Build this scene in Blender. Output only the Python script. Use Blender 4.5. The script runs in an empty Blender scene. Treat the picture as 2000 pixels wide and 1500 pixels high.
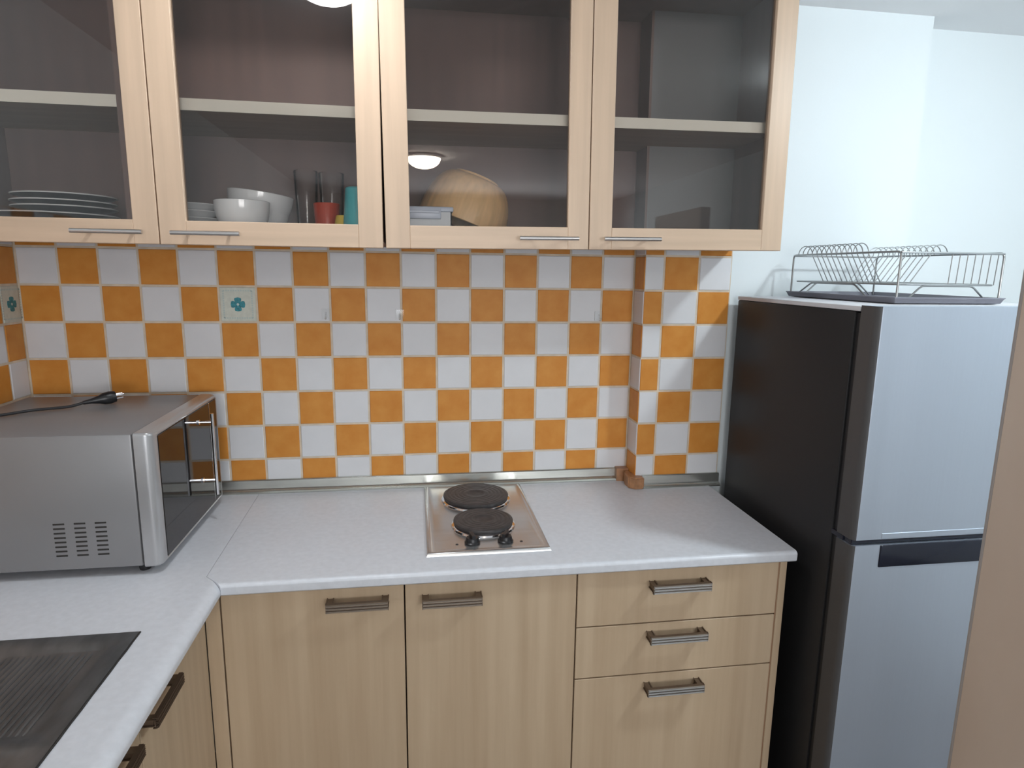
import bpy, bmesh, math, random
from mathutils import Vector, Matrix
random.seed(7)
S = bpy.context.scene
COL = S.collection
R = math.radians

# ------------------------------------------------------------------ materials
def new_mat(name):
    m = bpy.data.materials.new(name); m.use_nodes = True
    nt = m.node_tree; b = nt.nodes['Principled BSDF']
    return m, nt, b

def mat(name, col, rough=.5, metal=0., noise=None, bump=None, spec=None, coat=None, aniso=None, trans=None, ior=None):
    """noise=(scale xyz, amount); bump=(scale, strength)"""
    m, nt, b = new_mat(name)
    b.inputs['Base Color'].default_value = (*col, 1)
    b.inputs['Roughness'].default_value = rough
    b.inputs['Metallic'].default_value = metal
    if spec is not None: b.inputs['Specular IOR Level'].default_value = spec
    if coat is not None:
        b.inputs['Coat Weight'].default_value = coat; b.inputs['Coat Roughness'].default_value = .12
    if trans is not None: b.inputs['Transmission Weight'].default_value = trans
    if ior is not None: b.inputs['IOR'].default_value = ior
    if noise or bump:
        tc = nt.nodes.new('ShaderNodeTexCoord')
    if noise:
        mp = nt.nodes.new('ShaderNodeMapping'); mp.inputs['Scale'].default_value = noise[0]
        nz = nt.nodes.new('ShaderNodeTexNoise'); nz.inputs['Scale'].default_value = 1; nz.inputs['Detail'].default_value = 5
        nt.links.new(tc.outputs['Object'], mp.inputs[0]); nt.links.new(mp.outputs[0], nz.inputs['Vector'])
        cr = nt.nodes.new('ShaderNodeValToRGB')
        a = noise[1]
        c2 = noise[2] if len(noise) > 2 else tuple(c*(1-a) for c in col)
        cr.color_ramp.elements[0].position = .3; cr.color_ramp.elements[1].position = .7
        cr.color_ramp.elements[0].color = (*c2, 1)
        cr.color_ramp.elements[1].color = (*[min(1, c*(1+a*.4)) for c in col], 1)
        nt.links.new(nz.outputs['Fac'], cr.inputs[0]); nt.links.new(cr.outputs[0], b.inputs['Base Color'])
    if bump:
        n2 = nt.nodes.new('ShaderNodeTexNoise'); n2.inputs['Scale'].default_value = bump[0]; n2.inputs['Detail'].default_value = 3
        bp = nt.nodes.new('ShaderNodeBump'); bp.inputs['Strength'].default_value = bump[1]; bp.inputs['Distance'].default_value = .002
        nt.links.new(tc.outputs['Object'], n2.inputs['Vector']); nt.links.new(n2.outputs['Fac'], bp.inputs['Height'])
        nt.links.new(bp.outputs[0], b.inputs['Normal'])
    return m

def glass_mat(name, tint, fres=1.5, rough=0.):
    """thin sheet: clear transmission with a tint plus Fresnel reflection"""
    m = bpy.data.materials.new(name); m.use_nodes = True
    nt = m.node_tree; nt.nodes.clear()
    o = nt.nodes.new('ShaderNodeOutputMaterial'); mx = nt.nodes.new('ShaderNodeMixShader')
    t = nt.nodes.new('ShaderNodeBsdfTransparent'); t.inputs[0].default_value = (*tint, 1)
    g = nt.nodes.new('ShaderNodeBsdfGlossy'); g.inputs['Roughness'].default_value = rough; g.inputs[0].default_value = (1, 1, 1, 1)
    f = nt.nodes.new('ShaderNodeFresnel'); f.inputs[0].default_value = fres
    nt.links.new(f.outputs[0], mx.inputs[0]); nt.links.new(t.outputs[0], mx.inputs[1]); nt.links.new(g.outputs[0], mx.inputs[2])
    nt.links.new(mx.outputs[0], o.inputs[0])
    return m

def emit_mat(name, col, s):
    m = bpy.data.materials.new(name); m.use_nodes = True
    nt = m.node_tree; nt.nodes.clear()
    o = nt.nodes.new('ShaderNodeOutputMaterial'); e = nt.nodes.new('ShaderNodeEmission')
    e.inputs[0].default_value = (*col, 1); e.inputs[1].default_value = s
    nt.links.new(e.outputs[0], o.inputs[0])
    return m

M = {}
M['wall'] = mat('pale_aqua_paint', (.77, .825, .845), .75, bump=(120, .05))
M['white_wall'] = mat('white_paint', (.76, .75, .72), .8)
M['ceil'] = mat('ceiling_paint', (.90, .90, .91), .85)
M['floor'] = mat('floor_tile', (.15, .13, .12), .5, noise=((3, 3, 3), .25))
M['grout'] = mat('cream_grout', (.72, .61, .48), .8, noise=((30, 30, 30), .15))
M['tile_white'] = mat('glazed_white_tile', (.74, .74, .76), .42, noise=((9, 9, 9), .05), bump=(25, .05), spec=.35)
M['tile_orange'] = mat('glazed_orange_tile', (.68, .295, .062), .45, noise=((22, 22, 22), .10, (.63, .24, .040)), bump=(25, .06), spec=.22)
M['motif'] = mat('teal_glaze', (.03, .28, .34), .35, noise=((160, 160, 160), .5))
M['motif_pale'] = mat('pale_teal_glaze', (.50, .59, .56), .4)
M['decor'] = mat('cream_decor_tile', (.66, .68, .60), .42, noise=((80, 80, 80), .10), spec=.35)
M['beech'] = mat('beech_laminate', (.60, .44, .315), .42, noise=((45, 45, 2.2), .12))
M['beech_h'] = mat('beech_laminate_cross', (.60, .44, .315), .42, noise=((2.2, 45, 45), .12))
M['beech_base'] = mat('pale_beech_laminate', (.54, .415, .285), .42, noise=((38, 38, 1.6), .12, (.475, .35, .23)))
M['edge'] = mat('brown_edge_band', (.33, .19, .11), .5)
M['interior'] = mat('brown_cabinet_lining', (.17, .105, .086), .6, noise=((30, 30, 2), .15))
M['int_grey'] = mat('dim_pillar_wall_grey', (.17, .165, .165), .6)  # stands for the painted pillar wall, its dimness put into the grey
M['shelf'] = mat('brown_shelf_board', (.30, .19, .125), .5, noise=((3, 40, 40), .15))
M['shelf_edge'] = mat('cream_shelf_edge', (.87, .82, .71), .45)
M['counter'] = mat('white_worktop_laminate', (.665, .69, .74), .36, noise=((70, 70, 70), .06), bump=(160, .05))
M['alu'] = mat('aluminium_strip', (.66, .67, .62), .25, .9, noise=((6, 60, 60), .18))
M['cap'] = mat('brown_plastic_cap', (.40, .20, .095), .4, noise=((60, 60, 60), .3))
M['steel'] = mat('stainless_steel', (.56, .56, .56), .27, .85, noise=((6, 120, 120), .08))
M['sink'] = mat('worn_stainless_steel', (.20, .205, .21), .36, .85, noise=((40, 14, 40), .25), bump=(70, .08))
M['chrome'] = mat('bright_chrome', (.80, .80, .82), .12, 1.)
M['satin'] = mat('satin_aluminium', (.62, .60, .59), .30, 1.)
M['bronze'] = mat('dark_bronze_metal', (.20, .155, .12), .38, .85)
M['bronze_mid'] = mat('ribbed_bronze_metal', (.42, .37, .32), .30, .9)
M['bronze_lit'] = mat('ribbed_bronze_lit', (.66, .67, .67), .34, .9)  # lit copy of the handle bronze, brightness put into the colour
M['iron'] = mat('cast_iron_plate', (.052, .046, .046), .5, noise=((60, 60, 60), .4), bump=(260, .15))
M['black'] = mat('black_plastic', (.012, .012, .014), .35)
M['rubber'] = mat('black_rubber', (.015, .015, .017), .55)
M['gap'] = mat('dark_gap_sealant', (.02, .018, .016), .7)
M['mw'] = mat('silver_microwave_paint', (.265, .262, .268), .40, .3, noise=((4, 4, 4), .06))
M['mw_bezel'] = mat('silver_bezel_plastic', (.45, .45, .46), .28, .5)
M['mw_glass'] = mat('black_door_glass', (.010, .009, .010), .05, spec=.5)
M['fridge_side'] = mat('charcoal_fridge_side', (.021, .021, .0225), .45, spec=.3)
M['fridge_door'] = mat('silver_fridge_steel', (.54, .60, .69), .42, .8, noise=((300, 300, 4), .012))
M['fridge_edge'] = mat('grey_fridge_edge', (.07, .068, .07), .5, 0.)
M['fridge_top'] = mat('pale_fridge_top', (.60, .60, .63), .4)
M['navy'] = mat('dark_glossy_handle', (.012, .015, .028), .15)
M['wire'] = mat('stainless_wire', (.34, .35, .35), .34, .9)
M['tray'] = mat('grey_plastic_tray', (.20, .20, .235), .32)
M['porcelain'] = mat('white_porcelain', (.88, .89, .90), .15, coat=.5)
M['dark_plate'] = mat('black_glazed_stoneware', (.016, .016, .020), .3, spec=.3)
M['plate_rim'] = mat('pale_plate_rim', (.80, .80, .80), .25)
M['teal'] = mat('turquoise_plastic', (.10, .52, .56), .25)
M['red'] = mat('red_plastic', (.55, .07, .035), .3)
M['yellow'] = mat('yellow_plastic', (.80, .58, .08), .35)
M['bamboo'] = mat('orange_bamboo', (.84, .54, .27), .33, noise=((70, 70, 6), .16))
M['pane'] = glass_mat('tinted_cabinet_glass', (.975, .965, .955), 1.5)
M['clear'] = glass_mat('clear_plastic', (.98, .985, .985), 1.22, .05)
M['boxclear'] = mat('clear_grey_box_plastic', (.50, .54, .58), .2)
M['lidblue'] = mat('pale_blue_lid', (.52, .58, .70), .3)
M['lamp_rim'] = mat('lamp_rim_white', (.8, .8, .8), .4)
M['door_wood'] = mat('pale_oak_veneer', (.62, .52, .435), .5, noise=((40, 5, 2.0), .12, (.56, .45, .365)))
M['door_edge'] = mat('grey_edge_strip', (.36, .33, .315), .5)
L2 = emit_mat('cool_lamp_glow', (.84, .95, 1.0), 140)
L1 = emit_mat('neutral_lamp_glow', (.93, .97, 1.0), 36)
L3 = emit_mat('warm_lamp_glow', (1.0, .88, .74), 24)

# ------------------------------------------------------------------ mesh helpers
def box(bm, x0, x1, y0, y1, z0, z1, bev=0., seg=2, mi=0):
    g = bmesh.ops.create_cube(bm, size=1)
    vs = g['verts']
    for v in vs:
        v.co = Vector(((x0+x1)/2+v.co.x*(x1-x0), (y0+y1)/2+v.co.y*(y1-y0), (z0+z1)/2+v.co.z*(z1-z0)))
    fs = set(f for v in vs for f in v.link_faces)
    for f in fs: f.material_index = mi
    if bev:
        es = list(set(e for v in vs for e in v.link_edges))
        r = bmesh.ops.bevel(bm, geom=es, offset=bev, segments=seg, profile=.5, affect='EDGES', clamp_overlap=True)
        for f in r['faces']: f.material_index = mi
    return bm

def tube(bm, pts, r, seg=8, mi=0, closed=False, caps=True):
    pts = [Vector(p) for p in pts]; n = len(pts); rings = []
    prev = None
    for i, p in enumerate(pts):
        if closed: d = (pts[(i+1) % n]-pts[i-1])
        else: d = pts[min(i+1, n-1)]-pts[max(i-1, 0)]
        d.normalize()
        if prev is None:
            a = d.orthogonal().normalized()
        else:
            a = (prev-d*prev.dot(d))
            a = a.normalized() if a.length > 1e-6 else d.orthogonal().normalized()
        prev = a; b = d.cross(a)
        rr = r[i] if isinstance(r, (list, tuple)) else r
        rings.append([bm.verts.new(p+rr*(math.cos(t)*a+math.sin(t)*b)) for t in [2*math.pi*k/seg for k in range(seg)]])
    m = n if closed else n-1
    for i in range(m):
        A, B = rings[i], rings[(i+1) % n]
        for k in range(seg):
            f = bm.faces.new((A[k], A[(k+1) % seg], B[(k+1) % seg], B[k])); f.material_index = mi
    if not closed and caps:
        for q in (rings[0][::-1], rings[-1]):
            f = bm.faces.new(q); f.material_index = mi
    return bm

def arc_path(pts, rad, n=5):
    """round the corners of a polyline"""
    pts = [Vector(p) for p in pts]; out = [pts[0]]
    for i in range(1, len(pts)-1):
        a, b, c = pts[i-1], pts[i], pts[i+1]
        d1 = (a-b); d2 = (c-b); r = min(rad, d1.length*.45, d2.length*.45)
        p, q = b+d1.normalized()*r, b+d2.normalized()*r
        for k in range(n+1):
            t = k/n; out.append((1-t)**2*p+2*t*(1-t)*b+t*t*q)
    out.append(pts[-1]); return out

def lathe(bm, prof, c, seg=40, mi=0, T=None):
    """prof: list of (r, z); revolve about z through c; T optional matrix applied before c"""
    rings = []
    c = Vector(c)
    def P(v):
        v = Vector(v)
        return (T @ v if T else v)+c
    for r, z in prof:
        if r < 1e-6: rings.append([bm.verts.new(P((0, 0, z)))])
        else: rings.append([bm.verts.new(P((r*math.cos(2*math.pi*k/seg), r*math.sin(2*math.pi*k/seg), z))) for k in range(seg)])
    for A, B in zip(rings, rings[1:]):
        for k in range(seg):
            k2 = (k+1) % seg
            if len(A) == 1 and len(B) == 1: continue
            if len(A) == 1: f = bm.faces.new((A[0], B[k2], B[k]))
            elif len(B) == 1: f = bm.faces.new((A[k], A[k2], B[0]))
            else: f = bm.faces.new((A[k], A[k2], B[k2], B[k]))
            f.material_index = mi
    return bm

def prism(bm, pts2, axis, a, b, mi=0):
    """extrude a 2D polygon along an axis from a to b. axis x: pts=(y,z); y: (x,z); z: (x,y)"""
    def P(p, t):
        return {'x': (t, p[0], p[1]), 'y': (p[0], t, p[1]), 'z': (p[0], p[1], t)}[axis]
    A = [bm.verts.new(P(p, a)) for p in pts2]; B = [bm.verts.new(P(p, b)) for p in pts2]
    n = len(pts2)
    for i in range(n):
        f = bm.faces.new((A[i], A[(i+1) % n], B[(i+1) % n], B[i])); f.material_index = mi
    for q in (A[::-1], B):
        f = bm.faces.new(q); f.material_index = mi
    return bm

def NB(): return bmesh.new()

def obj(name, bm, m, parent=None, label=None, angle=35, kind=None, at=None):
    """link bm (built in world coordinates) as one mesh object"""
    bmesh.ops.recalc_face_normals(bm, faces=bm.faces[:])
    me = bpy.data.meshes.new(name); bm.to_mesh(me); bm.free()
    for mm in (m if isinstance(m, (list, tuple)) else [m]): me.materials.append(mm)
    for p in me.polygons: p.use_smooth = True
    me.set_sharp_from_angle(angle=R(angle))
    o = bpy.data.objects.new(name, me); COL.objects.link(o)
    if parent is not None:
        o.parent = parent
        w = Vector((0, 0, 0)); p = parent
        while p is not None: w = w+p.location; p = p.parent
        me.transform(Matrix.Translation(-w))
    elif at is not None:
        me.transform(Matrix.Translation(-Vector(at))); o.location = at
    if label: o['label'] = label
    if kind: o['kind'] = kind
    return o

def thing(name, label, cat, loc, group=None):
    o = bpy.data.objects.new(name, None); COL.objects.link(o)
    o.empty_display_size = .05
    o.location = loc; o['label'] = label; o['category'] = cat
    if group: o['group'] = group
    return o

def tag(o, label, cat, group=None):
    o['label'] = label; o['category'] = cat
    if group: o['group'] = group
    return o

def struct(name, bm, m, label, cat='wall'):
    o = obj(name, bm, m, kind='structure'); o['label'] = label; o['category'] = cat
    return o

def dup(root, loc, label=None, group=None):
    r = root.copy(); COL.objects.link(r); r.location = loc
    if label: r['label'] = label
    if group: r['group'] = group
    for ch in list(root.children):
        c = ch.copy(); COL.objects.link(c); c.parent = r
        for g in ch.children:
            d = g.copy(); COL.objects.link(d); d.parent = c
    return r

# ------------------------------------------------------------------ the room
CEIL = 2.256
ZC = .86                       # worktop height
XR, YB = 3.15, -5.6
struct('floor', box(NB(), -.1, XR+.1, YB-.1, .1, -.1, 0), M['floor'], 'brown tiled kitchen floor below the cabinets', 'floor')
struct('ceiling', box(NB(), -.1, XR+.1, YB-.1, .1, CEIL, CEIL+.1), M['ceil'], 'white ceiling above the fridge corner', 'ceiling')
wb = struct('wall_back', box(NB(), -.1, XR+.1, .008, .1, 0, CEIL), M['wall'], 'back wall with orange and white checkerboard tiles above the worktop')
wl = struct('wall_left', box(NB(), -.1, -.008, YB, .008, 0, CEIL), M['wall'], 'left wall with a narrow strip of checkerboard tiles')
struct('wall_right', box(NB(), XR, XR+.1, YB, .008, 0, CEIL), M['wall'], 'pale aqua wall at far right beyond the fridge')
WX0, WX1, WZ0, WZ1 = .75, 2.85, .95, 1.86
b = NB(); box(b, -.1, WX0, YB-.1, YB, 0, CEIL); box(b, WX1, XR+.1, YB-.1, YB, 0, CEIL); box(b, WX0, WX1, YB-.1, YB, 0, WZ0); box(b, WX0, WX1, YB-.1, YB, WZ1, CEIL)
struct('wall_rear', b, M['white_wall'], 'white wall with an added window opening behind the camera')
b = NB(); fw = .05
box(b, WX0, WX1, YB-.08, YB-.03, WZ0, WZ0+fw); box(b, WX0, WX1, YB-.08, YB-.03, WZ1-fw, WZ1)
for x in (WX0, (WX0+WX1)/2-fw/2, WX1-fw): box(b, x, x+fw, YB-.08, YB-.03, WZ0+fw, WZ1-fw)
wn = struct('fill_window_1', b, M['lamp_rim'], 'added white framed window behind the camera, unseen, for frontal fill light', 'window')  # guessed window, added so fill light can come from the front
obj('fill_window_pane', box(NB(), WX0+.01, WX1-.01, YB-.057, YB-.053, WZ0+.01, WZ1-.01), M['clear'], wn)
la = bpy.data.lights.new('frontal_fill', 'AREA'); la.shape = 'RECTANGLE'; la.size = WX1-WX0; la.size_y = WZ1-WZ0; la.energy = 50; la.color = (.96, .97, 1.0)  # added frontal fill, shining in through the guessed window
lo = bpy.data.objects.new('frontal_fill', la); COL.objects.link(lo); lo.location = ((WX0+WX1)/2, YB-.13, (WZ0+WZ1)/2); lo.rotation_euler = (R(90), 0, 0)
wp = struct('wall_pillar', box(NB(), 1.708, 2.545, -.077, .008, 0, CEIL), M['wall'], 'pale aqua wall pillar behind the fridge, tiled at its left')

P = .1
def tile(bm, org, U, V, N, u0, u1, v0, v1, mi, th=.0075):
    """one glazed tile: raised face with bevelled rim; org+u*U+v*V, N out of the wall"""
    g = .0029; b = .0015
    o = Vector(org); U, V, N = Vector(U), Vector(V), Vector(N)
    def q(i, h): return [bm.verts.new(o+U*u+V*v+N*h) for u, v in ((u0+i, v0+i), (u1-i, v0+i), (u1-i, v1-i), (u0+i, v1-i))]
    A, B, C = q(g, 0), q(g, th-b), q(g+b, th)
    for X, Y in ((A, B), (B, C)):
        for k in range(4):
            f = bm.faces.new((X[k], X[(k+1) % 4], Y[(k+1) % 4], Y[k])); f.material_index = mi
    f = bm.faces.new(C); f.material_index = mi

def grout(bm, org, U, V, N, u0, u1, v0, v1, h=.0055, mi=2):
    o = Vector(org); U, V, N = Vector(U), Vector(V), Vector(N)
    f = bm.faces.new([bm.verts.new(o+U*u+V*v+N*h) for u, v in ((u0, v0), (u1, v0), (u1, v1), (u0, v1))]); f.material_index = mi

TM = [M['tile_white'], M['tile_orange'], M['grout'], M['decor']]
rows = [(r, 1.56-(r+1)*P, 1.56-r*P) for r in range(-1, 7)]
ZT = .880                       # tiles run down behind the metal strip
b = NB()
grout(b, (0, .008, 0), (1, 0, 0), (0, 0, 1), (0, -1, 0), -.0035, 1.7035, ZT, 1.66)
for r, z0, z1 in rows:
    z0 = max(z0, ZT)
    for k in range(17):
        mi = 1 if (k+r) % 2 else 0
        if (r, k) == (1, 5): mi = 3
        tile(b, (0, .008, 0), (1, 0, 0), (0, 0, 1), (0, -1, 0), k*P, (k+1)*P, z0, z1, mi)
tb = obj('tile_cladding', b, TM, wb, 'orange and white checkerboard wall tiles', angle=20)
b = NB()
grout(b, (-.008, 0, 0), (0, -1, 0), (0, 0, 1), (1, 0, 0), -.0035, 1.7, ZT, 1.66)
ly = [0, .078]+[.078+P*i for i in range(1, 17)]
for r, z0, z1 in rows:
    z0 = max(z0, ZT)
    for k in range(17):
        mi = 0 if (k+r) % 2 else 1
        if (r, k) == (1, 0): mi = 3
        tile(b, (-.008, 0, 0), (0, -1, 0), (0, 0, 1), (1, 0, 0), ly[k], ly[k+1], z0, z1, mi)
tl = obj('tile_cladding', b, TM, wl, angle=20)
b = NB()
PX = [1.700, 1.7605, 1.868, 1.970]
grout(b, (0, -.077, 0), (1, 0, 0), (0, 0, 1), (0, -1, 0), 1.7025, 1.970, ZT, 1.66)
grout(b, (1.708, 0, 0), (0, -1, 0), (0, 0, 1), (-1, 0, 0), -.003, .0825, ZT, 1.66)
for r, z0, z1 in rows:
    z0 = max(z0, ZT)
    for k in range(3):
        tile(b, (0, -.077, 0), (1, 0, 0), (0, 0, 1), (0, -1, 0), PX[k], PX[k+1], z0, z1, 1 if (k+r) % 2 else 0)
    tile(b, (1.708, 0, 0), (0, -1, 0), (0, 0, 1), (-1, 0, 0), 0, .0855, z0, z1, 1 if r % 2 == 0 else 0)
obj('tile_cladding', b, TM, wp, angle=20)

def motif(cx, cz, parent, F):
    """clover in a dotted square; F maps (u, v, h) on the tile to the world"""
    b = NB()
    def disc(pts, mi, h=.0003):
        vs = [b.verts.new(F(cx+u, cz+v, h)) for u, v in pts]; f = b.faces.new(vs); f.material_index = mi
        ws = [b.verts.new(F(cx+u, cz+v, 0)) for u, v in pts]
        for i in range(len(vs)):
            g = b.faces.new((vs[i], ws[i], ws[(i+1) % len(ws)], vs[(i+1) % len(vs)])); g.material_index = mi
    for a in (0, 90, 180, 270):
        pts = []
        for k in range(14):
            t = 2*math.pi*k/14
            u, v = .0115+.0100*math.cos(t), .0092*math.sin(t)*(1+.25*math.cos(t))
            if math.cos(t) > .9: u -= .002
            c, s = math.cos(R(a)), math.sin(R(a)); pts.append((c*u-s*v, s*u+c*v))
        disc(pts, 0)
    disc([(.0035*math.cos(t), .0035*math.sin(t)) for t in [2*math.pi*k/10 for k in range(10)]], 1, .0006)
    for i in range(12):
        t = -.036+.072*i/11
        for u, v in ((t, .038), (t, -.038), (.038, t), (-.038, t)):
            disc([(u+.0021*sx, v+.0021*sy) for sx, sy in ((-1, -1), (1, -1), (1, 1), (-1, 1))], 1, .0002)
    obj('clover_motif', b, [M['motif'], M['motif_pale']], parent, 'teal clover with a dotted square border')
motif(.55, 1.41, tb, lambda u, v, h: (u, .0005-h, v))
motif(-.036, 1.41, tl, lambda u, v, h: (-.0005+h, u*1.0, v))

# sealing strip along the back of the worktop (two runs joined by brown corner caps)
def strip_prof(y):    # (y, z) seen from the side, y = wall face
    return [(y, ZC), (y-.021, ZC), (y-.022, ZC+.003), (y-.0195, ZC+.007), (y-.013, ZC+.0095), (y-.0095, ZC+.013), (y-.0085, ZC+.036), (y-.006, ZC+.0385), (y, ZC+.0385)]
t1 = struct('trim_1', prism(NB(), strip_prof(.0), 'x', .022, 1.665), M['alu'], 'long aluminium sealing strip between checkerboard tiles and worktop', 'trim')
t2 = struct('trim_2', prism(NB(), strip_prof(-.085), 'x', 1.722, 1.972), M['alu'], 'short aluminium sealing strip on the tiled pillar', 'trim')
b = NB(); prism(b, [(1.663, 0), (1.70, 0), (1.70, -.028), (1.682, -.028), (1.663, -.0235)], 'z', ZC, ZC+.041)
obj('corner_cap', b, M['cap'], t1, 'brown plastic inside corner cap')
b = NB()
prism(b, [(1.6995, -.027), (1.6995, -.085), (1.724, -.085), (1.724, -.109), (1.694, -.112), (1.677, -.095), (1.678, -.060), (1.683, -.034)], 'z', ZC, ZC+.037)
bmesh.ops.bevel(b, geom=b.edges[:], offset=.004, segments=2, affect='EDGES')
obj('corner_cap', b, M['cap'], t2, 'brown plastic outside corner cap')

# ------------------------------------------------------------------ worktops
TB, TL = .0265, .028             # slab thickness, back and left run
XF = .630; YF = -.572
def nose(x0, xf, t, r, d, n=8):
    """side profile (distance from wall, z) with a rounded front"""
    pts = [(x0, ZC-t), (x0, ZC), (xf-r, ZC)]
    for k in range(1, n+1):
        a = R(90*k/n); pts.append((xf-r+r*math.sin(a), ZC-d*(1-math.cos(a))))
    return pts+[(xf-.0005, ZC-t+.0035), (xf-.004, ZC-t)]
def slice_off(bm, co, no):
    r = bmesh.ops.bisect_plane(bm, geom=bm.verts[:]+bm.edges[:]+bm.faces[:], plane_co=co, plane_no=no, clear_outer=True)
    es = [e for e in r['geom_cut'] if isinstance(e, bmesh.types.BMEdge)]
    bmesh.ops.contextual_create(bm, geom=es)
# the joint: straight and a little askew, then a short mitre through the noses
J0, J1, J2 = Vector((.5800, 0, 0)), Vector((.5912, -.531, 0)), Vector((XF+.001, YF-.001, 0))
n1 = Vector(((J1-J0).y, -(J1-J0).x, 0)).normalized(); n2 = Vector(((J2-J1).y, -(J2-J1).x, 0)).normalized()   # towards the left run
b = NB()
prism(b, [(-u, z) for u, z in nose(.0005, -YF, TB, .0105, .0085)], 'x', .50, 1.937)
slice_off(b, J1-n1*.0004, n1); slice_off(b, J1-n2*.0004, n2)
ct = obj('worktop', b, M['counter'], None, at=(1.25, -.29, ZC-TB)); tag(ct, 'white laminate worktop along the back wall holding the cooktop', 'worktop')
SX0, SX1, SY0, SY1 = .085, .541, -1.60, -.735       # sink cut-out
b = NB(); prism(b, nose(.0005, XF, TL, .028, .017), 'y', J1.y, SY1)
slice_off(b, J1+n2*.0004, -n2)
prism(b, nose(.0005, XF, TL, .028, .017), 'y', SY0, -2.6)
prism(b, nose(SX1, XF, TL, .028, .017), 'y', SY1, SY0)
prism(b, [(.0005, ZC-TL), (.0005, ZC), (SX0, ZC), (SX0, ZC-TL)], 'y', SY1, SY0)
c2 = NB(); prism(c2, [(.0005, -.0005), (J0.x-.0004, -.0005), (J1.x-.0004, J1.y), (.0005, J1.y)], 'z', ZC-TL, ZC)
me_ = bpy.data.meshes.new('corner'); c2.to_mesh(me_); c2.free(); b.from_mesh(me_); bpy.data.meshes.remove(me_)
bmesh.ops.remove_doubles(b, verts=b.verts[:], dist=.00002)
lt = obj('worktop', b, M['counter'], None, at=(.3, -1.3, ZC-TL)); tag(lt, 'white laminate worktop along the left wall holding microwave and sink', 'worktop')

# ------------------------------------------------------------------ handles
def ribbed_handle(parent, c, out, along, L=.136, dark=M['bronze'], face=None, dep=1.):
    """pull handle: two tapered posts and a plate with three ribs; c on the door face, out = outward normal"""
    face = face or dark
    c, out, al = Vector(c), Vector(out), Vector(along); up = Vector((0, 0, 1))
    b = NB()
    def blk(u0, u1, h0, h1, v0, v1, mi, bev=.0012):
        g = bmesh.ops.create_cube(b, size=1)['verts']
        for v in g:
            v.co = c+al*((u0+u1)/2+v.co.x*(u1-u0))+out*((h0+h1)/2+v.co.y*(h1-h0))*dep+up*((v0+v1)/2+v.co.z*(v1-v0))
        es = list(set(e for v in g for e in v.link_edges)); fs = set(f for v in g for f in v.link_faces)
        for f in fs: f.material_index = mi
        if bev:
            rr = bmesh.ops.bevel(b, geom=es, offset=bev, segments=2, affect='EDGES')
            for f in rr['faces']: f.material_index = mi
    for s in (-1, 1):
        u = s*(L/2-.006)
        blk(u-.0055, u+.0055, 0, .028, -.0065, .0065, 0, .002)
    blk(-L/2, L/2, .026, .0315, -.0098, .0098, 0)
    for v in (-.0066, 0, .0066):
        blk(-L/2, L/2, .031, .0345, v-.0021, v+.0021, 1, .0008)
    return obj('handle', b, [dark, face], parent, 'ribbed metal pull handle')

# ------------------------------------------------------------------ base cabinets
YD = -.552                     # front face of back-run doors
def panel(x0, x1, z0, z1, yf=YD, t=.018): return box(NB(), x0, x1, yf, yf+t, z0, z1, .0012, 1)
cab = thing('base_cabinet', 'pale beech base cabinet with two doors under the worktop left of the drawers', 'cabinet', (1.0, -.3, 0))
b = NB()
box(b, .640, 1.398, YD+.02, -.01, .10, .118); box(b, .640, .656, YD+.02, -.01, .118, .828); box(b, 1.382, 1.398, YD+.02, -.01, .118, .828)
box(b, .656, 1.382, -.02, -.01, .118, .828); box(b, .64, 1.398, -.50, -.485, 0, .10)
obj('carcass', b, M['interior'], cab)
d1 = obj('door', panel(.6225, 1.0065, .105, .8255), M['beech_base'], cab)
d2 = obj('door', panel(1.0095, 1.4005, .105, .8255), M['beech_base'], cab)
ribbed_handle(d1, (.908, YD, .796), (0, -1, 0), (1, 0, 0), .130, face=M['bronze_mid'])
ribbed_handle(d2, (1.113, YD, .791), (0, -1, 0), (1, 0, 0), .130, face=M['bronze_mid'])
fl = obj('corner_filler', panel(.5885, .6195, .105, .828), M['beech_base'], cab)

drw = thing('drawer_cabinet', 'pale beech base cabinet with three drawers beside the fridge', 'cabinet', (1.65, -.3, 0))
b = NB()
box(b, 1.400, 1.416, YD+.02, -.01, .10, .828); box(b, 1.416, 1.908, YD+.02, -.09, .10, .118); box(b, 1.416, 1.908, -.10, -.09, .118, .828)
box(b, 1.400, 1.908, -.50, -.485, 0, .10)
obj('carcass', b, M['interior'], drw)
obj('side_panel', box(NB(), 1.909, 1.927, YD+.001, -.09, 0, .829, .001, 1), M['beech_base'], drw)
obj('edge_band', box(NB(), 1.9055, 1.9088, YD+.003, YD+.02, .105, .828), M['edge'], drw, 'brown edge strip beside the drawers')
for (z0, z1, hz) in ((.6905, .8255, .790), (.5565, .6875, .661), (.105, .5535, .525)):
    d = obj('drawer', panel(1.4035, 1.9045, z0, z1), M['beech_base'], drw)
    ribbed_handle(d, (1.647, YD, hz), (0, -1, 0), (1, 0, 0), .140, face=M['bronze_lit'])

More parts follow.
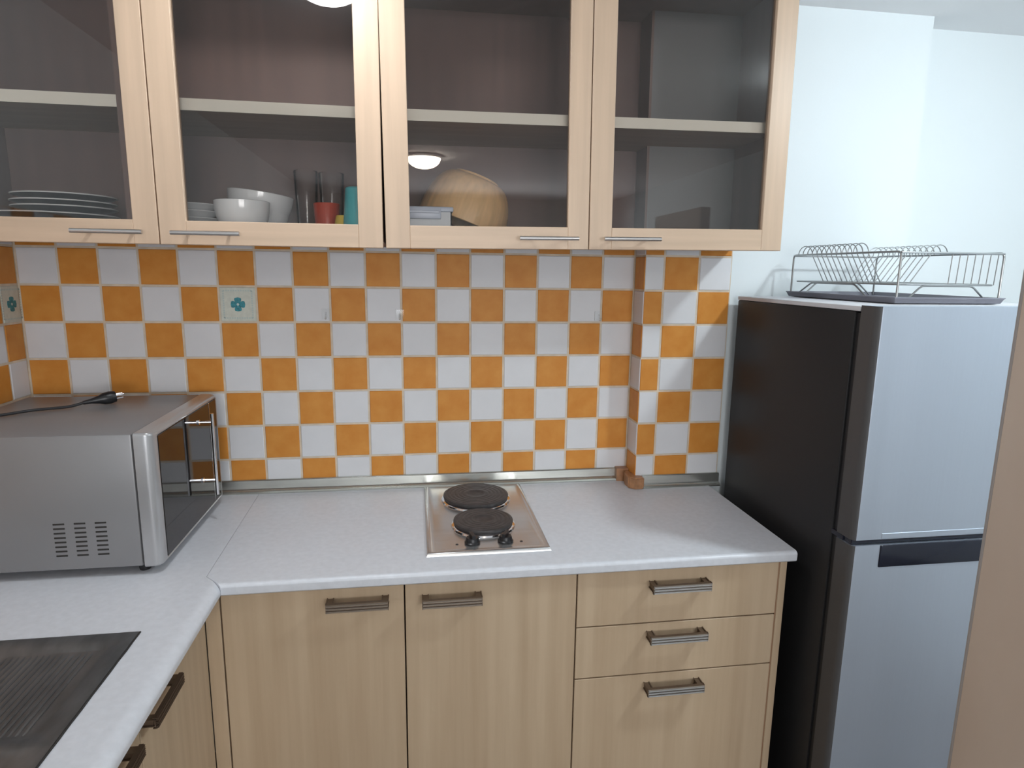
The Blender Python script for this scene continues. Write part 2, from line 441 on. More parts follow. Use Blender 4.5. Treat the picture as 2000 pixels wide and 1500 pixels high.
XL = .588                      # front face of left-run doors (facing +x)
lc = thing('sink_cabinet', 'pale beech base cabinet with two doors under the sink on the left wall', 'cabinet', (.3, -1.2, 0))
b = NB()
box(b, .01, XL-.02, -2.3, -.58, .10, .118); box(b, .01, XL-.02, -2.3, -2.284, .118, .828); box(b, .01, XL-.02, -.596, -.58, .118, .828)
box(b, .01, .02, -2.284, -.596, .118, .60); box(b, XL-.09, XL-.075, -2.3, -.58, 0, .10)
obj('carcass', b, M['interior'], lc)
def lpanel(y0, y1): return box(NB(), XL-.018, XL, y0, y1, .105, .8255, .0012, 1)
YG = -.878
e1 = obj('door', lpanel(YG+.0015, -.5535), M['beech_base'], lc)
e2 = obj('door', lpanel(YG-.45, YG-.0015), M['beech_base'], lc)
e3 = obj('door', lpanel(-2.3, YG-.453), M['beech_base'], lc)
ribbed_handle(e1, (XL, YG+.061, .778), (1, 0, 0), (0, 1, 0), .118, dep=.82)
ribbed_handle(e2, (XL, YG-.109, .772), (1, 0, 0), (0, 1, 0), .118, dep=.82)

# ------------------------------------------------------------------ upper cabinets
YU = -.345                     # front face of upper doors
UB, UT = 1.574, 2.214; UD = 1.560
def frame_door(x0, x1, parent, sl=.057, sr=.052):
    z0, z1 = UD, UT; gz0, gz1 = z0+.052, z1-.062; gx0, gx1 = x0+sl, x1-sr
    b = NB()
    def fr(a, c, d, e, mi, ch): box(b, a, c, YU, YU+.02, d, e, ch, 1, mi)
    fr(x0, gx0, z0, z1, 0, .0012); fr(gx1, x1, z0, z1, 0, .0012)
    fr(gx0-.0005, gx1+.0005, z0, gz0, 1, .0012); fr(gx0-.0005, gx1+.0005, gz1, z1, 1, .0012)
    d = obj('door', b, [M['beech'], M['beech_h']], parent)
    obj('glass_pane', box(NB(), gx0-.006, gx1+.006, YU+.009, YU+.013, gz0-.006, gz1+.006), M['pane'], d, 'tinted glass pane')
    return d
def bar_handle(parent, xc, z=1.5845, L=.142):
    b = NB(); y = YU-.028
    tube(b, [(xc-L/2, y, z), (xc+L/2, y, z)], .0048, 14)
    for s in (-1, 1): tube(b, [(xc+s*.043, YU+.001, z), (xc+s*.043, y, z)], .0036, 10)
    obj('handle', b, M['satin'], parent, 'slim satin metal bar handle')

def upper(x0, x1, xm, label, divider=None, notch=None, tilt=0, hx=()):
    u = thing('wall_cabinet', label, 'cabinet', (x0, -.17, UB))
    yf = YU+.0215; t = .016
    b = NB()
    box(b, x0+.001, x0+t, yf, -.004, UB, UT); box(b, x0+t, x1-t, yf, -.004, UT-t, UT)
    if notch:
        box(b, x1-t, x1-.001, yf, -.092, UB, UT)
        box(b, x0+t, notch-.004, yf, -.004, UB, UB+t); box(b, notch-.004, x1-t, yf, -.092, UB, UB+t)
    else:
        box(b, x1-t, x1-.001, yf, -.004, UB, UT)
        box(b, x0+t, x1-t, yf, -.004, UB, UB+t)
    if divider: box(b, divider, divider+t, yf, -.012, UB+t, UT-t)
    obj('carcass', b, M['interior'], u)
    b = NB()
    if notch:
        box(b, x0+t, notch-.012, -.012, -.005, UB+t, UT-t); box(b, notch-.012, notch-.005, -.098, -.005, UB+t, UT-t); box(b, notch-.005, x1-t, -.098, -.091, UB+t, UT-t, mi=1)
    else: box(b, x0+t, x1-t, -.012, -.005, UB+t, UT-t)
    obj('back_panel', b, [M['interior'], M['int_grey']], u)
    spans = [(x0+t, divider), (divider+t, x1-t)] if divider else [(x0+t, x1-t)]
    for a, c in spans:
        b = NB(); y1 = -.0125
        if notch:
            box(b, a, notch-.012, -.305, y1, 1.851, 1.875); box(b, notch-.0125, c, -.305, -.0985, 1.851, 1.875)
        else: box(b, a, c, -.305, y1, 1.851, 1.875)
        sh = obj('shelf', b, M['shelf'], u)
        obj('shelf_edge', box(NB(), a, c, -.307, -.305, 1.8505, 1.8755), M['shelf_edge'], sh, 'cream front edge of the shelf')
    da = frame_door(x0+.001, xm-.0012, u, .05 if x0 < .1 else .056, .051)
    db = frame_door(xm+.0012, x1-.001, u, .056, .055)
    for d, h in zip((da, db), hx): bar_handle(d, h)
    u.rotation_euler = (0, -tilt, 0)
    return u
ua = upper(.004, .970, .486, 'beech wall cabinet with tinted glass doors above the microwave', divider=.415, hx=(.391, .590))
ub = upper(.9745, 1.964, 1.459, 'beech wall cabinet with tinted glass doors above the cooktop', notch=1.70, tilt=.011, hx=(1.356, 1.561))

# ------------------------------------------------------------------ crockery in the wall cabinets
FZ = UB+.016+.0006
def plate_prof(r, h=.017):
    return [(0, .0), (r*.58, 0), (r*.62, .002), (r*.97, h-.003), (r, h-.0015), (r*.995, h), (r*.96, h-.0005), (r*.62, .006), (r*.55, .0045), (0, .0045)]
def dark_plate(r, c, lab):
    T = thing('plate', lab, 'plate', c, 'dark plates in the left wall cabinet')
    obj('plate_body', lathe(NB(), plate_prof(r), c, 48), M['dark_plate'], T)
    b = NB(); tube(b, [(c[0]+r*math.cos(2*math.pi*k/48), c[1]+r*math.sin(2*math.pi*k/48), c[2]+.0165) for k in range(48)], .0016, 6, closed=True)
    obj('rim', b, M['plate_rim'], T, 'pale rim')
    return T
z = FZ
labs = ['large black plate at the bottom of the dark stack', 'large black plate second from the bottom of the dark stack',
        'small black plate third from the bottom of the dark stack', 'small black plate second from the top of the dark stack', 'small black plate on top of the dark stack']
big = dark_plate(.130, (.190, -.155, z), labs[0])
dup(big, (.190, -.156, z+.022), labs[1])
sm = dark_plate(.107, (.212, -.155, z+.039), labs[2])
dup(sm, (.210, -.153, z+.052), labs[3]); dup(sm, (.212, -.152, z+.067), labs[4])
wl_labs = ['white plate at the bottom of the white plate stack', 'white plate second from the bottom of the white stack', 'white plate third from the bottom of the white stack', 'white plate on top of the white plate stack']
p0 = None
for i, lab in enumerate(wl_labs):
    c = (.4975, -.165, FZ+.004+.0165*i)
    if p0 is None:
        p0 = obj('plate', lathe(NB(), plate_prof(.070, .018), c, 48), M['porcelain'], None, at=c)
        p = p0
    else:
        p = p0.copy(); COL.objects.link(p); p.location = c
    tag(p, lab, 'plate', 'white plates behind the cabinet stile')
p0.location.z = FZ+.0002
def bowl_prof(r, h, t=.004, foot=.45):
    pts = [(0, .003), (r*foot-.004, .003), (r*foot-.003, 0), (r*foot, 0), (r*foot+.002, .005)]
    n = 9
    for k in range(1, n+1):
        a = k/n; pts.append((r*foot+.002+(r-r*foot-.002)*math.sin(a*math.pi/2)**.9, .005+(h-.005)*(1-math.cos(a*math.pi/2))**.95))
    pts.append((r-t*.5, h+t*.3))
    for k in range(n, 0, -1):
        a = k/n; pts.append((r*foot+(r-t-r*foot)*math.sin(a*math.pi/2)**.9, .005+t+(h-.005-t)*(1-math.cos(a*math.pi/2))**.95))
    pts.append((0, .005+t)); return pts
def bowl(r, h, c, lab, rot=None, m=M['porcelain'], name='bowl', foot=.45, group=None, t=.004):
    o = obj(name, lathe(NB(), bowl_prof(r, h, t, foot), (0, 0, 0), 56), m)
    o.location = c
    if rot: o.rotation_euler = rot
    return tag(o, lab, 'bowl', group)
bowl(.062, .073, (.641, -.255, FZ), 'small white bowl standing at the front of the shelf', foot=.5)
bowl(.079, .076, (.640, -.108, FZ+.001), 'wide white bowl behind the small one, lower of two nested', foot=.5)
bowl(.080, .078, (.6425, -.1085, FZ+.030), 'white bowl tilted inside the wider bowl at the back', rot=(0, R(7), 0), foot=.45)

# tumblers and cups
def tumbler(r0, r1, h, c, m, name, lab, cat, wall=.0022, invert=False):
    pr = [(0, 0), (r0-.002, 0), (r0, .002), (r1, h-.002), (r1-.001, h), (r1-wall, h-.001), (r0-wall, .006), (0, .006)]
    if invert: pr = [(r, h-zz) for r, zz in pr]
    o = obj(name, lathe(NB(), pr, c, 40), m, None, at=c)
    return tag(o, lab, cat)
tumbler(.026, .033, .165, (.828, -.10, FZ), M['clear'], 'drinking_glass', 'tall clear glass standing behind the red tumbler', 'glass')
tumbler(.024, .031, .170, (.762, -.09, FZ), M['clear'], 'drinking_glass', 'tall clear glass nearest the white bowls', 'glass')
tumbler(.027, .032, .080, (.826, -.195, FZ), M['red'], 'tumbler', 'red plastic tumbler beside the turquoise cup', 'cup')
tumbler(.017, .025, .047, (.872, -.262, FZ), M['yellow'], 'cup', 'small yellow cup between red tumbler and turquoise cup', 'cup', invert=True)
T = thing('mug', 'turquoise cup upside down behind the door stile', 'cup', (.916, -.280, FZ))
c = (.908, -.282, FZ)
pr = [(0, .110), (.024, .110), (.027, .107), (.0335, .03), (.0345, .001), (.0335, 0), (.0315, .001), (.030, .03), (.024, .103), (0, .104)]
obj('cup_body', lathe(NB(), pr, c, 40), M['teal'], T)

# food box and bamboo bowl
T = thing('food_container', 'clear plastic food container with clip lid under the bamboo bowl', 'container', (1.06, -.255, FZ))
b = NB()
x0, x1, y0, y1, z0, z1 = 1.000, 1.130, -.300, -.218, FZ, FZ+.058
box(b, x0, x1, y0, y1, z0, z0+.003); box(b, x0, x0+.003, y0, y1, z0, z1); box(b, x1-.003, x1, y0, y1, z0, z1); box(b, x0, x1, y0, y0+.003, z0, z1); box(b, x0, x1, y1-.003, y1, z0, z1)
obj('box', b, M['boxclear'], T, 'see-through grey box')
obj('lid', box(NB(), x0-.003, x1+.004, y0-.004, y1+.003, z1, z1+.012, .003, 3), M['lidblue'], T, 'pale blue plastic lid')
b = NB(); box(b, x0+.01, x1-.026, y0-.008, y0-.0042, z1-.017, z1+.011, .0018, 2); box(b, x0+.014, x1-.03, y0-.010, y0-.007, z1-.004, z1+.002, .001, 1)
obj('lid_clip', b, M['lidblue'], T)
o = bowl(.118, .125, (0, 0, 0), 'bamboo salad bowl turned upside down and leaning on the food container', m=M['bamboo'], name='salad_bowl', foot=.50, t=.006)
ang = R(20)
o.rotation_euler = (math.pi, ang, 0)
Rm = o.rotation_euler.to_matrix()
rim_c = Vector((1.1645, -.137, FZ+.1175*math.sin(ang)+.004))
o.location = rim_c-Rm @ Vector((0, 0, .125))

# ------------------------------------------------------------------ cooktop
ck = thing('cooktop', 'two-burner stainless electric cooktop set in the back worktop', 'cooktop', (1.205, -.265, ZC))
hx0, hx1, hy0, hy1 = 1.058, 1.352, -.495, -.030
b = NB()
def frustum(b, x0, x1, y0, y1, z0, i, z1, mi=0):
    A = [b.verts.new(p) for p in ((x0, y0, z0), (x1, y0, z0), (x1, y1, z0), (x0, y1, z0))]
    B = [b.verts.new(p) for p in ((x0+i, y0+i, z1), (x1-i, y0+i, z1), (x1-i, y1-i, z1), (x0+i, y1-i, z1))]
    for k in range(4):
        f = b.faces.new((A[k], A[(k+1) % 4], B[(k+1) % 4], B[k])); f.material_index = mi
    return B
z0 = ZC
lay = [(0, 0), (.0015, .005), (.004, .0075), (.010, .0085), (.013, .0072), (.020, .0062), (.024, .0065)]
rings = []
for i, h in lay: rings.append([b.verts.new(p) for p in ((hx0+i, hy0+i, z0+h), (hx1-i, hy0+i, z0+h), (hx1-i, hy1-i, z0+h), (hx0+i, hy1-i, z0+h))])
for A, B in zip(rings, rings[1:]):
    for k in range(4): b.faces.new((A[k], A[(k+1) % 4], B[(k+1) % 4], B[k]))
b.faces.new(rings[-1])
obj('hob_plate', b, M['steel'], ck, angle=50)
HZ = ZC+.0065
def burner(cx, cy, r, ln):
    bb = lathe(NB(), [(r+.006, 0), (r+.004, .004), (r-.001, .0065), (r-.004, .0065)], (cx, cy, HZ), 56)
    ring = obj('burner', bb, M['chrome'], ck, 'bright ring under the hot plate')
    pr = [(r-.006, .002), (r-.002, .008), (r, .012), (r-.001, .0155), (r-.006, .0175)]
    k = r-.012
    while k > .03:
        pr += [(k+.003, .0175), (k+.002, .0170), (k, .0170), (k-.001, .0175)]; k -= .011
    pr += [(.026, .0175), (.022, .0150), (.010, .0148), (0, .0148)]
    obj('hot_plate', lathe(NB(), pr, (cx, cy, HZ), 56), M['iron'], ring, 'dark cast iron plate')
burner(1.204, -.150, .093, 0); burner(1.2055, -.338, .077, 0)
for kx, ky, a in ((1.168, -.4455, 10), (1.2485, -.445, -25)):
    b = lathe(NB(), [(.019, 0), (.019, .004), (.0165, .006), (.0158, .012), (.014, .0155), (0, .0155)], (kx, ky, HZ), 28)
    g = bmesh.ops.create_cube(b, size=1)['verts']
    for v in g:
        p = Matrix.Rotation(R(a), 3, 'Z') @ Vector((v.co.x*.008, v.co.y*.030, 0)); v.co = Vector((kx, ky, HZ+.0195+v.co.z*.009))+p
    obj('knob', b, M['black'], ck)
for dx in (1.131, 1.287):
    obj('marker_dot', lathe(NB(), [(.0035, 0), (.0035, .0008), (0, .001)], (dx, -.449, HZ), 14), M['black'], ck)

# ------------------------------------------------------------------ sink
sk_ = thing('sink', 'stainless steel sink with ribbed drainer set in the left worktop', 'sink', (.31, -1.15, ZC))
b = NB()
ZS = ZC+.002
x0, x1, y0, y1 = SX0+.001, SX1-.001, SY0+.001, SY1-.001
def ringpts(ix0, ix1, iy0, iy1, z, rad=.03, n=5):
    out = []
    for cx, cy, a0 in ((ix1-rad, iy1-rad, 0), (ix0+rad, iy1-rad, 90), (ix0+rad, iy0+rad, 180), (ix1-rad, iy0+rad, 270)):
        for k in range(n+1):
            a = R(a0+90*k/n); out.append((cx+rad*math.cos(a), cy+rad*math.sin(a), z))
    return out
DR = (x0+.05, x1-.026, -1.000, y1-.032)          # drainer recess
BW = (x0+.05, x1-.030, -1.48, -1.028)            # bowl
def loop_fill(b, loops):
    rr = [[b.verts.new(p) for p in L] for L in loops]
    for A, B in zip(rr, rr[1:]):
        n = len(A)
        for k in range(n): b.faces.new((A[k], A[(k+1) % n], B[(k+1) % n], B[k]))
    return rr
# deck with two holes: strips around recess and bowl
ymid = -1.014
def deck_part(b, ry0, ry1, hole, rad):
    outer = [(x1, ry1, ZS), (x0, ry1, ZS), (x0, ry0, ZS), (x1, ry0, ZS)]
    inner = ringpts(*hole, ZS, rad)
    iv = [b.verts.new(p) for p in inner]; ov = [b.verts.new(p) for p in outer]
    n = 6
    for q in range(4):
        seg = iv[q*n:(q+1)*n]
        for k in range(n-1): b.faces.new((ov[q], seg[k], seg[k+1]))
        b.faces.new((ov[q], seg[-1], iv[((q+1) % 4)*n], ov[(q+1) % 4]))
    return iv
iv = deck_part(b, ymid, y1, DR, .02)
r2 = [b.verts.new(p) for p in ringpts(DR[0]+.010, DR[1]-.010, DR[2]+.010, DR[3]-.010, ZS-.006, .014)]
for k in range(24): b.faces.new((iv[k], iv[(k+1) % 24], r2[(k+1) % 24], r2[k]))
b.faces.new(r2)
iv = deck_part(b, y0, ymid, BW, .06)
l2 = [[b.verts.new(p) for p in ringpts(BW[0]+d, BW[1]-d, BW[2]+d, BW[3]-d, zz, rad)] for d, zz, rad in ((.004, ZS-.003, .058), (.008, ZS-.02, .055), (.016, ZS-.13, .05), (.035, ZS-.150, .04))]
prev = iv
for L in l2:
    for k in range(24): b.faces.new((prev[k], prev[(k+1) % 24], L[(k+1) % 24], L[k]))
    prev = L
b.faces.new(prev)
# drainer ribs
n = 34
for i in range(n):
    xx = DR[0]+.03+(DR[1]-DR[0]-.06)*i/(n-1)
    tube(b, [(xx, DR[2]+.016, ZS-.0085), (xx, DR[2]+.030, ZS-.0075), (xx, DR[3]-.030, ZS-.0075), (xx, DR[3]-.016, ZS-.0085)], 0.0030, 6)
# outer turned-down rim
box(b, x0, x1, y1-.0005, y1, ZC-.012, ZS); box(b, x1-.0005, x1, y0, y1, ZC-.012, ZS); box(b, x0, x0+.0005, y0, y1, ZC-.012, ZS)
obj('basin', b, M['sink'], sk_, angle=40)
b = NB(); lathe(b, [(.045, .002), (.040, .004), (.030, .001), (0, .001)], (.31, -1.25, ZS-.1505), 28)
obj('drain', b, M['chrome'], sk_)
b = NB()
yy = y1
pts = []
for i in range(30):
    pts.append((x1+.0006+.0012*random.random(), y1-(y1-y0)*i/29, ZS-.0012))
tube(b, pts, .0016, 6)
obj('sealant', b, M['gap'], sk_, 'dark uneven sealant line')

# ------------------------------------------------------------------ microwave
mw = thing('microwave', 'silver microwave oven with black glass door on the corner worktop', 'microwave', (.31, -.29, ZC))
mx0, mx1, my0, my1, mz0, mz1 = .034, .497, -.505, -.075, ZC+.016, 1.172
b = NB(); box(b, mx0, .4565, my0+.001, my1-.001, mz0+.003, mz1-.0015, .004, 2)
obj('housing', b, M['mw'], mw)
b = NB()
for j in range(3):
    for i in range(8):
        yv = my0; xx = .290+j*.0402; zz = .9815-i*.0100
        box(b, xx, xx+.0225, my0+.0003, my0+.003, zz-.0020, zz+.0020, .0009, 2)
vent = obj('vent', b, M['gap'], mw, 'three columns of dark vent slots')
# front bezel: rounded rectangular frame facing +x
def rrect(y0, y1, z0, z1, rad, x, n=6):
    out = []
    for cy, cz, a0 in ((y1-rad, z1-rad, 0), (y0+rad, z1-rad, 90), (y0+rad, z0+rad, 180), (y1-rad, z0+rad, 270)):
        for k in range(n+1):
            a = R(a0+90*k/n); out.append((x, cy+rad*math.cos(a), cz+rad*math.sin(a)))
    return out
b = NB()
gy0, gy1, gz0, gz1 = -.474, -.082, .885, 1.160
loops = [rrect(my0+.002, my1-.002, mz0+.002, mz1-.002, .006, .4590), rrect(my0, my1, mz0, mz1, .006, .4605), rrect(my0, my1, mz0, mz1, .006, .478)]
for k in range(1, 8):
    a = R(90*k/7); d = .019*(1-math.cos(a)); loops.append(rrect(my0+d, my1-d*.4, mz0+d*.35, mz1-d*.35, .006, .478+.019*math.sin(a)))
loops.append(rrect(gy0-.006, gy1+.004, gz0-.003, gz1+.003, .005, .497)); loops.append(rrect(gy0, gy1, gz0, gz1, .004, .4955)); loops.append(rrect(gy0, gy1, gz0, gz1, .004, .485))
rr = loop_fill(b, loops); b.faces.new(rr[0][::-1]); b.faces.new(rr[-1])
obj('front_bezel', b, M['mw_bezel'], mw, 'rounded silver front frame')
dr = obj('door', box(NB(), .4855, .4965, gy0+.001, -.1385, gz0+.001, gz1-.001, .001, 1), M['mw_glass'], mw, 'black mirror-like glass door')
cp = obj('control_panel', box(NB(), .4855, .4968, -.1362, gy1-.001, gz0+.001, gz1-.001, .001, 1), M['mw_glass'], mw, 'narrow black control panel')
b = NB()
for zz in (.945, .965): lathe(b, [(.003, 0), (.003, .0012), (0, .0014)], (.4966, -.117, zz), 12, T=Matrix.Rotation(R(90), 3, 'Y'))
obj('button', b, M['satin'], cp, 'small pale buttons')
obj('door_seam', box(NB(), .4945, .4972, -.1386, -.1361, gz0+.001, gz1-.001), M['chrome'], mw, 'bright seam beside the control panel')
b = NB()
hxp, hyp = .530, -.224
tube(b, [(hxp, hyp, .936), (hxp, hyp, 1.149)], .0042, 12)
for zz in (.975, 1.127):
    tube(b, [(.4955, hyp, zz), (hxp, hyp, zz)], .0032, 10); tube(b, [(.4962, hyp, zz), (.4995, hyp, zz)], .0065, 12)
obj('handle', b, M['chrome'], dr, 'upright chrome bar handle')
for fx, fy in ((.448, -.474), (.448, -.11), (.09, -.474), (.09, -.11)):
    obj('foot', lathe(NB(), [(0, 0), (.011, 0), (.013, .012), (.013, .0185), (0, .0185)], (fx, fy, ZC+.0003), 20), M['rubber'], mw)
zt = mz1+.003
cord = [(.018, -.37, .95), (.017, -.372, 1.10), (.030, -.371, zt+.004), (.062, -.360, zt+.001), (.095, -.335, zt+.001), (.122, -.305, zt+.001), (.150, -.272, zt+.001), (.185, -.254, zt+.001), (.215, -.240, zt+.002), (.238, -.223, zt+.0075)]
cur = []
for i in range(len(cord)-1):
    p0_, p1_, p2_, p3_ = [Vector(cord[max(0, min(len(cord)-1, i+k))]) for k in (-1, 0, 1, 2)]
    for s in range(6):
        t = s/6; cur.append(.5*((2*p1_)+(p2_-p0_)*t+(2*p0_-5*p1_+4*p2_-p3_)*t*t+(3*p1_-p0_-3*p2_+p3_)*t**3))
cur.append(Vector(cord[-1]))
obj('power_cord', tube(NB(), cur, .0034, 10), M['rubber'], mw, 'black power cord lying on the housing')
a0 = Vector((.236, -.2245, zt+.0070)); a1 = Vector((.292, -.1830, zt+.0140)); d = (a1-a0)
b = NB(); tube(b, [a0, a0+d*.25, a0+d*.5, a0+d*.62, a0+d*.82, a0+d], [.0045, .0062, .0105, .0142, .0158, .0135], 18)
pg = obj('plug', b, M['black'], mw, 'black three-pin plug')
dn = d.normalized(); sd = dn.cross(Vector((0, 0, 1))).normalized()
for s, h in ((-1, .004), (1, .004), (0, -.006)):
    p = a1+sd*(.0065*s)+Vector((0, 0, h)); obj('prong', tube(NB(), [p-dn*.002, p+dn*.017], .0021, 8), M['chrome'], pg)

# ------------------------------------------------------------------ fridge
fr = thing('refrigerator', 'silver two-door fridge with charcoal side and wire rack on top', 'refrigerator', (2.25, -.40, 0))
fx0, fx1 = 1.982, 2.545
b = NB(); box(b, fx0, fx1, -.622, -.112, .03, 1.436, .004, 2)
obj('cabinet_body', b, M['fridge_side'], fr, 'charcoal fridge body')
obj('top_panel', box(NB(), fx0-.0005, fx1+.0005, -.638, -.111, 1.4365, 1.4475, .002, 2), M['fridge_top'], fr, 'pale grey top cover')
def fdoor(z0, z1, name='door'):
    """rounded slab: silver face, dark side"""
    b = NB()
    y0, y1 = -.692, -.640; r = .013
    pts = [(fx0, y1)]
    pts.append((fx0, y0+r+.004))
    for k in range(0, 7):
        a = R(90*k/6); pts.append((fx0+r-r*math.cos(a), y0+r-r*math.sin(a)))
    for k in range(0, 7):
        a = R(90*k/6); pts.append((fx1-r+r*math.sin(a), y0+r-r*math.cos(a)))
    pts.append((fx1, y1))
    prism(b, pts, 'z', z0, z1)
    for f in b.faces:
        c = f.calc_center_median()
        n_ = f.normal if f.normal.length else Vector()
        f.normal_update()
        if c.y > y0+r+.001: f.material_index = 1
        elif c.x < fx0+.0085 and abs(f.normal.z) < .5: f.material_index = 1
    return b
fd1 = obj('door', fdoor(.938, 1.4495), [M['fridge_door'], M['fridge_edge']], fr, 'silver freezer door', angle=50)
fd2 = obj('door', fdoor(.06, .925), [M['fridge_door'], M['fridge_edge']], fr, 'silver fridge door', angle=50)
b = NB(); box(b, fx0+.006, fx1-.006, -.641, -.6215, .06, 1.432)
obj('door_gasket', b, M['rubber'], fr, 'black door gasket')
b = NB(); box(b, fx0+.004, fx1-.004, -.684, -.64, .9255, .9375, .001, 1); box(b, fx0+.001, fx0+.02, -.66, -.60, .9255, .9375, .001, 1)
obj('hinge_cover', b, M['navy'], fr, 'dark strip between the doors')
b = NB(); box(b, 2.052, fx1-.02, -.6945, -.690, .872, .9245, .0035, 3)
obj('handle', b, M['navy'], fd2, 'dark glossy recessed grip')
b = NB(); box(b, 2.052, fx1-.02, -.6932, -.6905, .9395, .952, .001, 1)
obj('handle_lip', b, M['fridge_door'], fd1)
for fx in (fx0+.05, fx1-.05):
    for fy in (-.58, -.17): obj('foot', lathe(NB(), [(0, 0), (.02, 0), (.02, .025), (.012, .032), (0, .032)], (fx, fy, .0003), 18), M['rubber'], fr)

# ------------------------------------------------------------------ dish rack
FT = 1.4478
rk = thing('dish_rack', 'stainless wire dish rack with grey drip tray on top of the fridge', 'dish rack', (2.27, -.34, FT))
rx0, rx1, ry0, ry1, rzt = 2.134, 2.402, -.553, -.135, 1.567
b = NB()
tx0, tx1, ty0, ty1 = rx0-.010, rx1+.012, ry0-.008, ry1+.010
tz = FT+.0004
loops = []
for d, zz in ((.016, 0), (.006, .002), (.002, .012), (0, .0135), (0, .0155), (.005, .0155), (.009, .006), (.018, .0035)):
    loops.append([(tx1-d, ty1-d, tz+zz), (tx0+d, ty1-d, tz+zz), (tx0+d, ty0+d, tz+zz), (tx1-d, ty0+d, tz+zz)])
rr = loop_fill(b, loops); b.faces.new(rr[0][::-1]); b.faces.new(rr[-1])
obj('drip_tray', b, M['tray'], rk, 'grey plastic drip tray')
b = NB(); w = .0026; zb = FT+.0078
for x in (rx0, rx1):
    tube(b, arc_path([(x, ry0, zb), (x, ry0, rzt), (x, ry1, rzt), (x, ry1, zb)], .012), w, 8)
for y in (ry0, ry1):
    tube(b, [(rx0, y, rzt-.002), (rx1, y, rzt-.002)], w*.9, 8)
zr = FT+.045
ring = arc_path([(rx0+.03, ry0+.012, zr), (rx1-.006, ry0+.012, zr), (rx1-.006, ry1-.012, zr), (rx0+.006, ry1-.012, zr), (rx0+.006, ry0+.012, zr), (rx0+.03, ry0+.012, zr)], .01)
tube(b, ring, w*.9, 8)
obj('frame', b, M['wire'], rk)
b = NB()
xl, xr = 2.220, 2.302
for x in (xl, xr): tube(b, [(x, ry0+.012, zr), (x, ry1-.012, zr)], w*.8, 8)
obj('plate_rail', b, M['wire'], rk)
# two rows of plate wires: each a slanted leg that hoops over to the outer rail
nw = 12
for side in (0, 1):
    for i in range(nw):
        y = ry1-.022-.232*i/(nw-1)
        xo, xi, xbt = (rx0, rx0+.043, xl) if side == 0 else (rx1, rx1-.047, xr)
        cx, hw = (xo+xi)/2, (xo-xi)/2
        hoop = [Vector((xbt, y, zr))]
        for k in range(0, 11):
            a = R(180*k/10); hoop.append(Vector((cx-hw*math.cos(a), y, rzt+.001+.024*math.sin(a))))
        obj('plate_wire', tube(NB(), hoop, .0013, 6), M['wire'], rk)
# cutlery compartment wires and feet
for i in range(7):
    x = rx1-.128+.122*i/6
    obj('basket_wire', tube(NB(), [(x, ry0+.009, rzt), (x, ry0+.012, zr)], .0012, 6), M['wire'], rk)
for q in ([(rx0+.006, ry1-.02, zb), (rx0+.006, ry1-.085, zr-.003), (rx0+.006, ry0+.155, zr-.003), (rx0+.006, ry0+.10, zb)],
          [(rx0+.035, ry0+.012, zb), (rx0+.072, ry0+.012, zr-.003), (rx1-.062, ry0+.012, zr-.003), (rx1-.022, ry0+.012, zb)],
          [(rx0+.035, ry1-.012, zb), (rx0+.072, ry1-.012, zr-.003), (rx1-.062, ry1-.012, zr-.003), (rx1-.022, ry1-.012, zb)]):
    obj('foot', tube(NB(), arc_path(q, .01), w*.85, 8), M['wire'], rk)

# ------------------------------------------------------------------ clear adhesive hooks
def hook(x, z, lab):
    T = thing('wall_hook', lab, 'hook', (x, 0, z), 'clear adhesive hooks on the tiles')
    b = NB(); box(b, x-.013, x+.013, -.0025, -.0003, z-.013, z+.017, .001, 1)
    obj('backing', b, M['clear'], T)
    b = NB(); tube(b, arc_path([(x, -.0028, z+.006), (x, -.009, z+.004), (x, -.011, z-.011), (x, -.020, z-.010), (x, -.021, z-.002)], .006), .0022, 8)
    obj('hook_arm', b, M['clear'], T)
hook(.788, 1.382, 'clear plastic hook stuck on tiles, leftmost of three')
hook(.995, 1.381, 'clear plastic hook stuck on tiles, middle of three')
hook(1.592, 1.378, 'clear plastic hook stuck on tiles nearest the pillar')

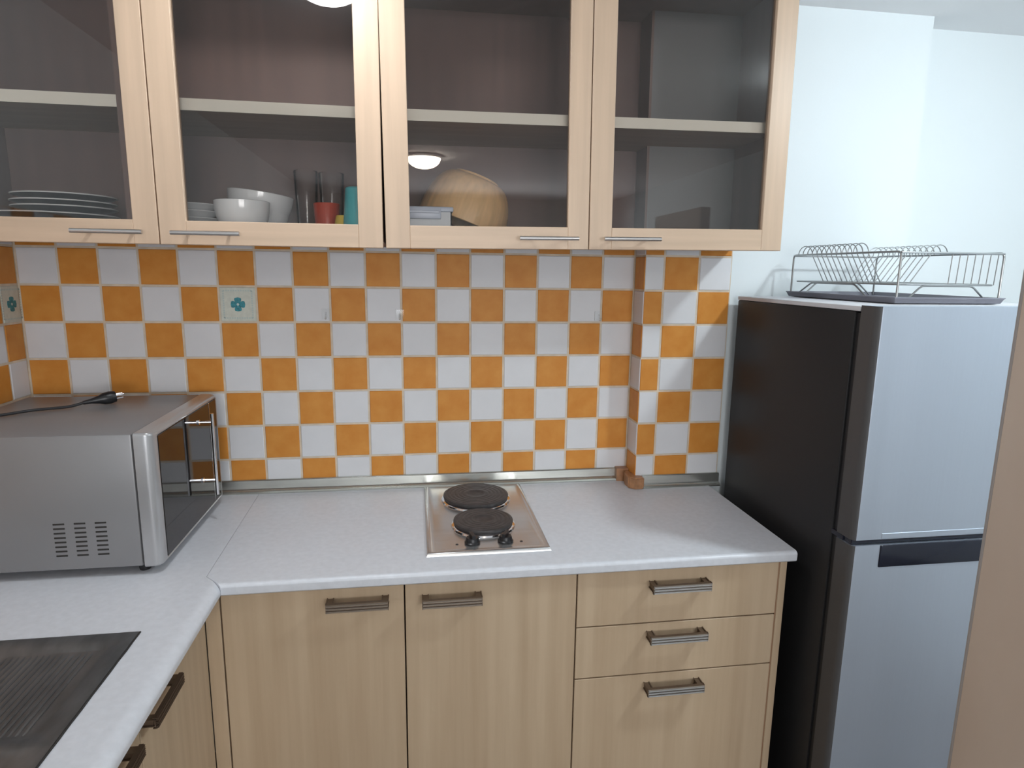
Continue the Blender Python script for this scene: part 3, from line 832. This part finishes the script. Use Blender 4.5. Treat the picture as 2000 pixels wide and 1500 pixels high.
# ------------------------------------------------------------------ wooden partition at the right
pt = thing('wooden_partition', 'pale wooden partition panel at right edge partly hiding the fridge', 'partition', (2.06, -1.3, 0))
ppx, ppy = 2.030, -.95
b = NB(); box(b, ppx, ppx+.035, -1.38, ppy-.006, 0, 1.74, .0008, 1)
obj('panel', b, M['door_wood'], pt)
obj('edge_strip', box(NB(), ppx-.0004, ppx+.0354, ppy-.006, ppy, 0, 1.74, .001, 1), M['door_edge'], pt, 'grey edge strip')

# ------------------------------------------------------------------ ceiling lights
def dome(loc, r, h, m, lab):
    T = thing('ceiling_light', lab, 'ceiling light', (loc[0], loc[1], CEIL))
    obj('base_ring', lathe(NB(), [(r*.6, 0), (r+.012, 0), (r+.014, -.012), (r+.004, -.018), (r*.6, -.018)], (loc[0], loc[1], CEIL), 40), M['lamp_rim'], T)
    pr = []
    for k in range(0, 9):
        a = R(90*k/8); pr.append((r*math.cos(a) if k < 8 else 0, -.016-(h-.016)*math.sin(a)))
    obj('diffuser', lathe(NB(), pr, (loc[0], loc[1], CEIL), 40), m, T)
    return T
dome((.825, -.652), .085, .060, L1, 'round ceiling light above the glass wall cabinets')
dome((2.54, -1.10), .070, .060, L2, 'round ceiling light in front of the fridge')
dome((1.105, -3.22), .112, .085, L3, 'round ceiling light in the room behind')

# ------------------------------------------------------------------ camera, world, view
cam = bpy.data.cameras.new('camera'); co = bpy.data.objects.new('camera', cam); COL.objects.link(co)
cam.sensor_width = 36; cam.lens = 1229.84*36/2000; cam.clip_start = .02
yaw, pit, rol = .151412, .178018, .012917
f = Vector((math.sin(yaw)*math.cos(pit), math.cos(yaw)*math.cos(pit), -math.sin(pit)))
rt = Vector((math.cos(yaw), -math.sin(yaw), 0)); up = rt.cross(f)
r2, u2 = math.cos(rol)*rt+math.sin(rol)*up, -math.sin(rol)*rt+math.cos(rol)*up
co.matrix_world = Matrix(((r2.x, u2.x, -f.x, 1.04294), (r2.y, u2.y, -f.y, -1.86499), (r2.z, u2.z, -f.z, 1.51241), (0, 0, 0, 1)))
S.camera = co
w = bpy.data.worlds.new('world'); S.world = w; w.use_nodes = True
w.node_tree.nodes['Background'].inputs[0].default_value = (.8, .85, 1, 1); w.node_tree.nodes['Background'].inputs[1].default_value = .05
S.cycles.transparent_max_bounces = 24
S.view_settings.view_transform = 'Standard'; S.view_settings.look = 'None'
S.view_settings.exposure = 0.85; S.view_settings.gamma = 1
S.view_settings.use_curve_mapping = False
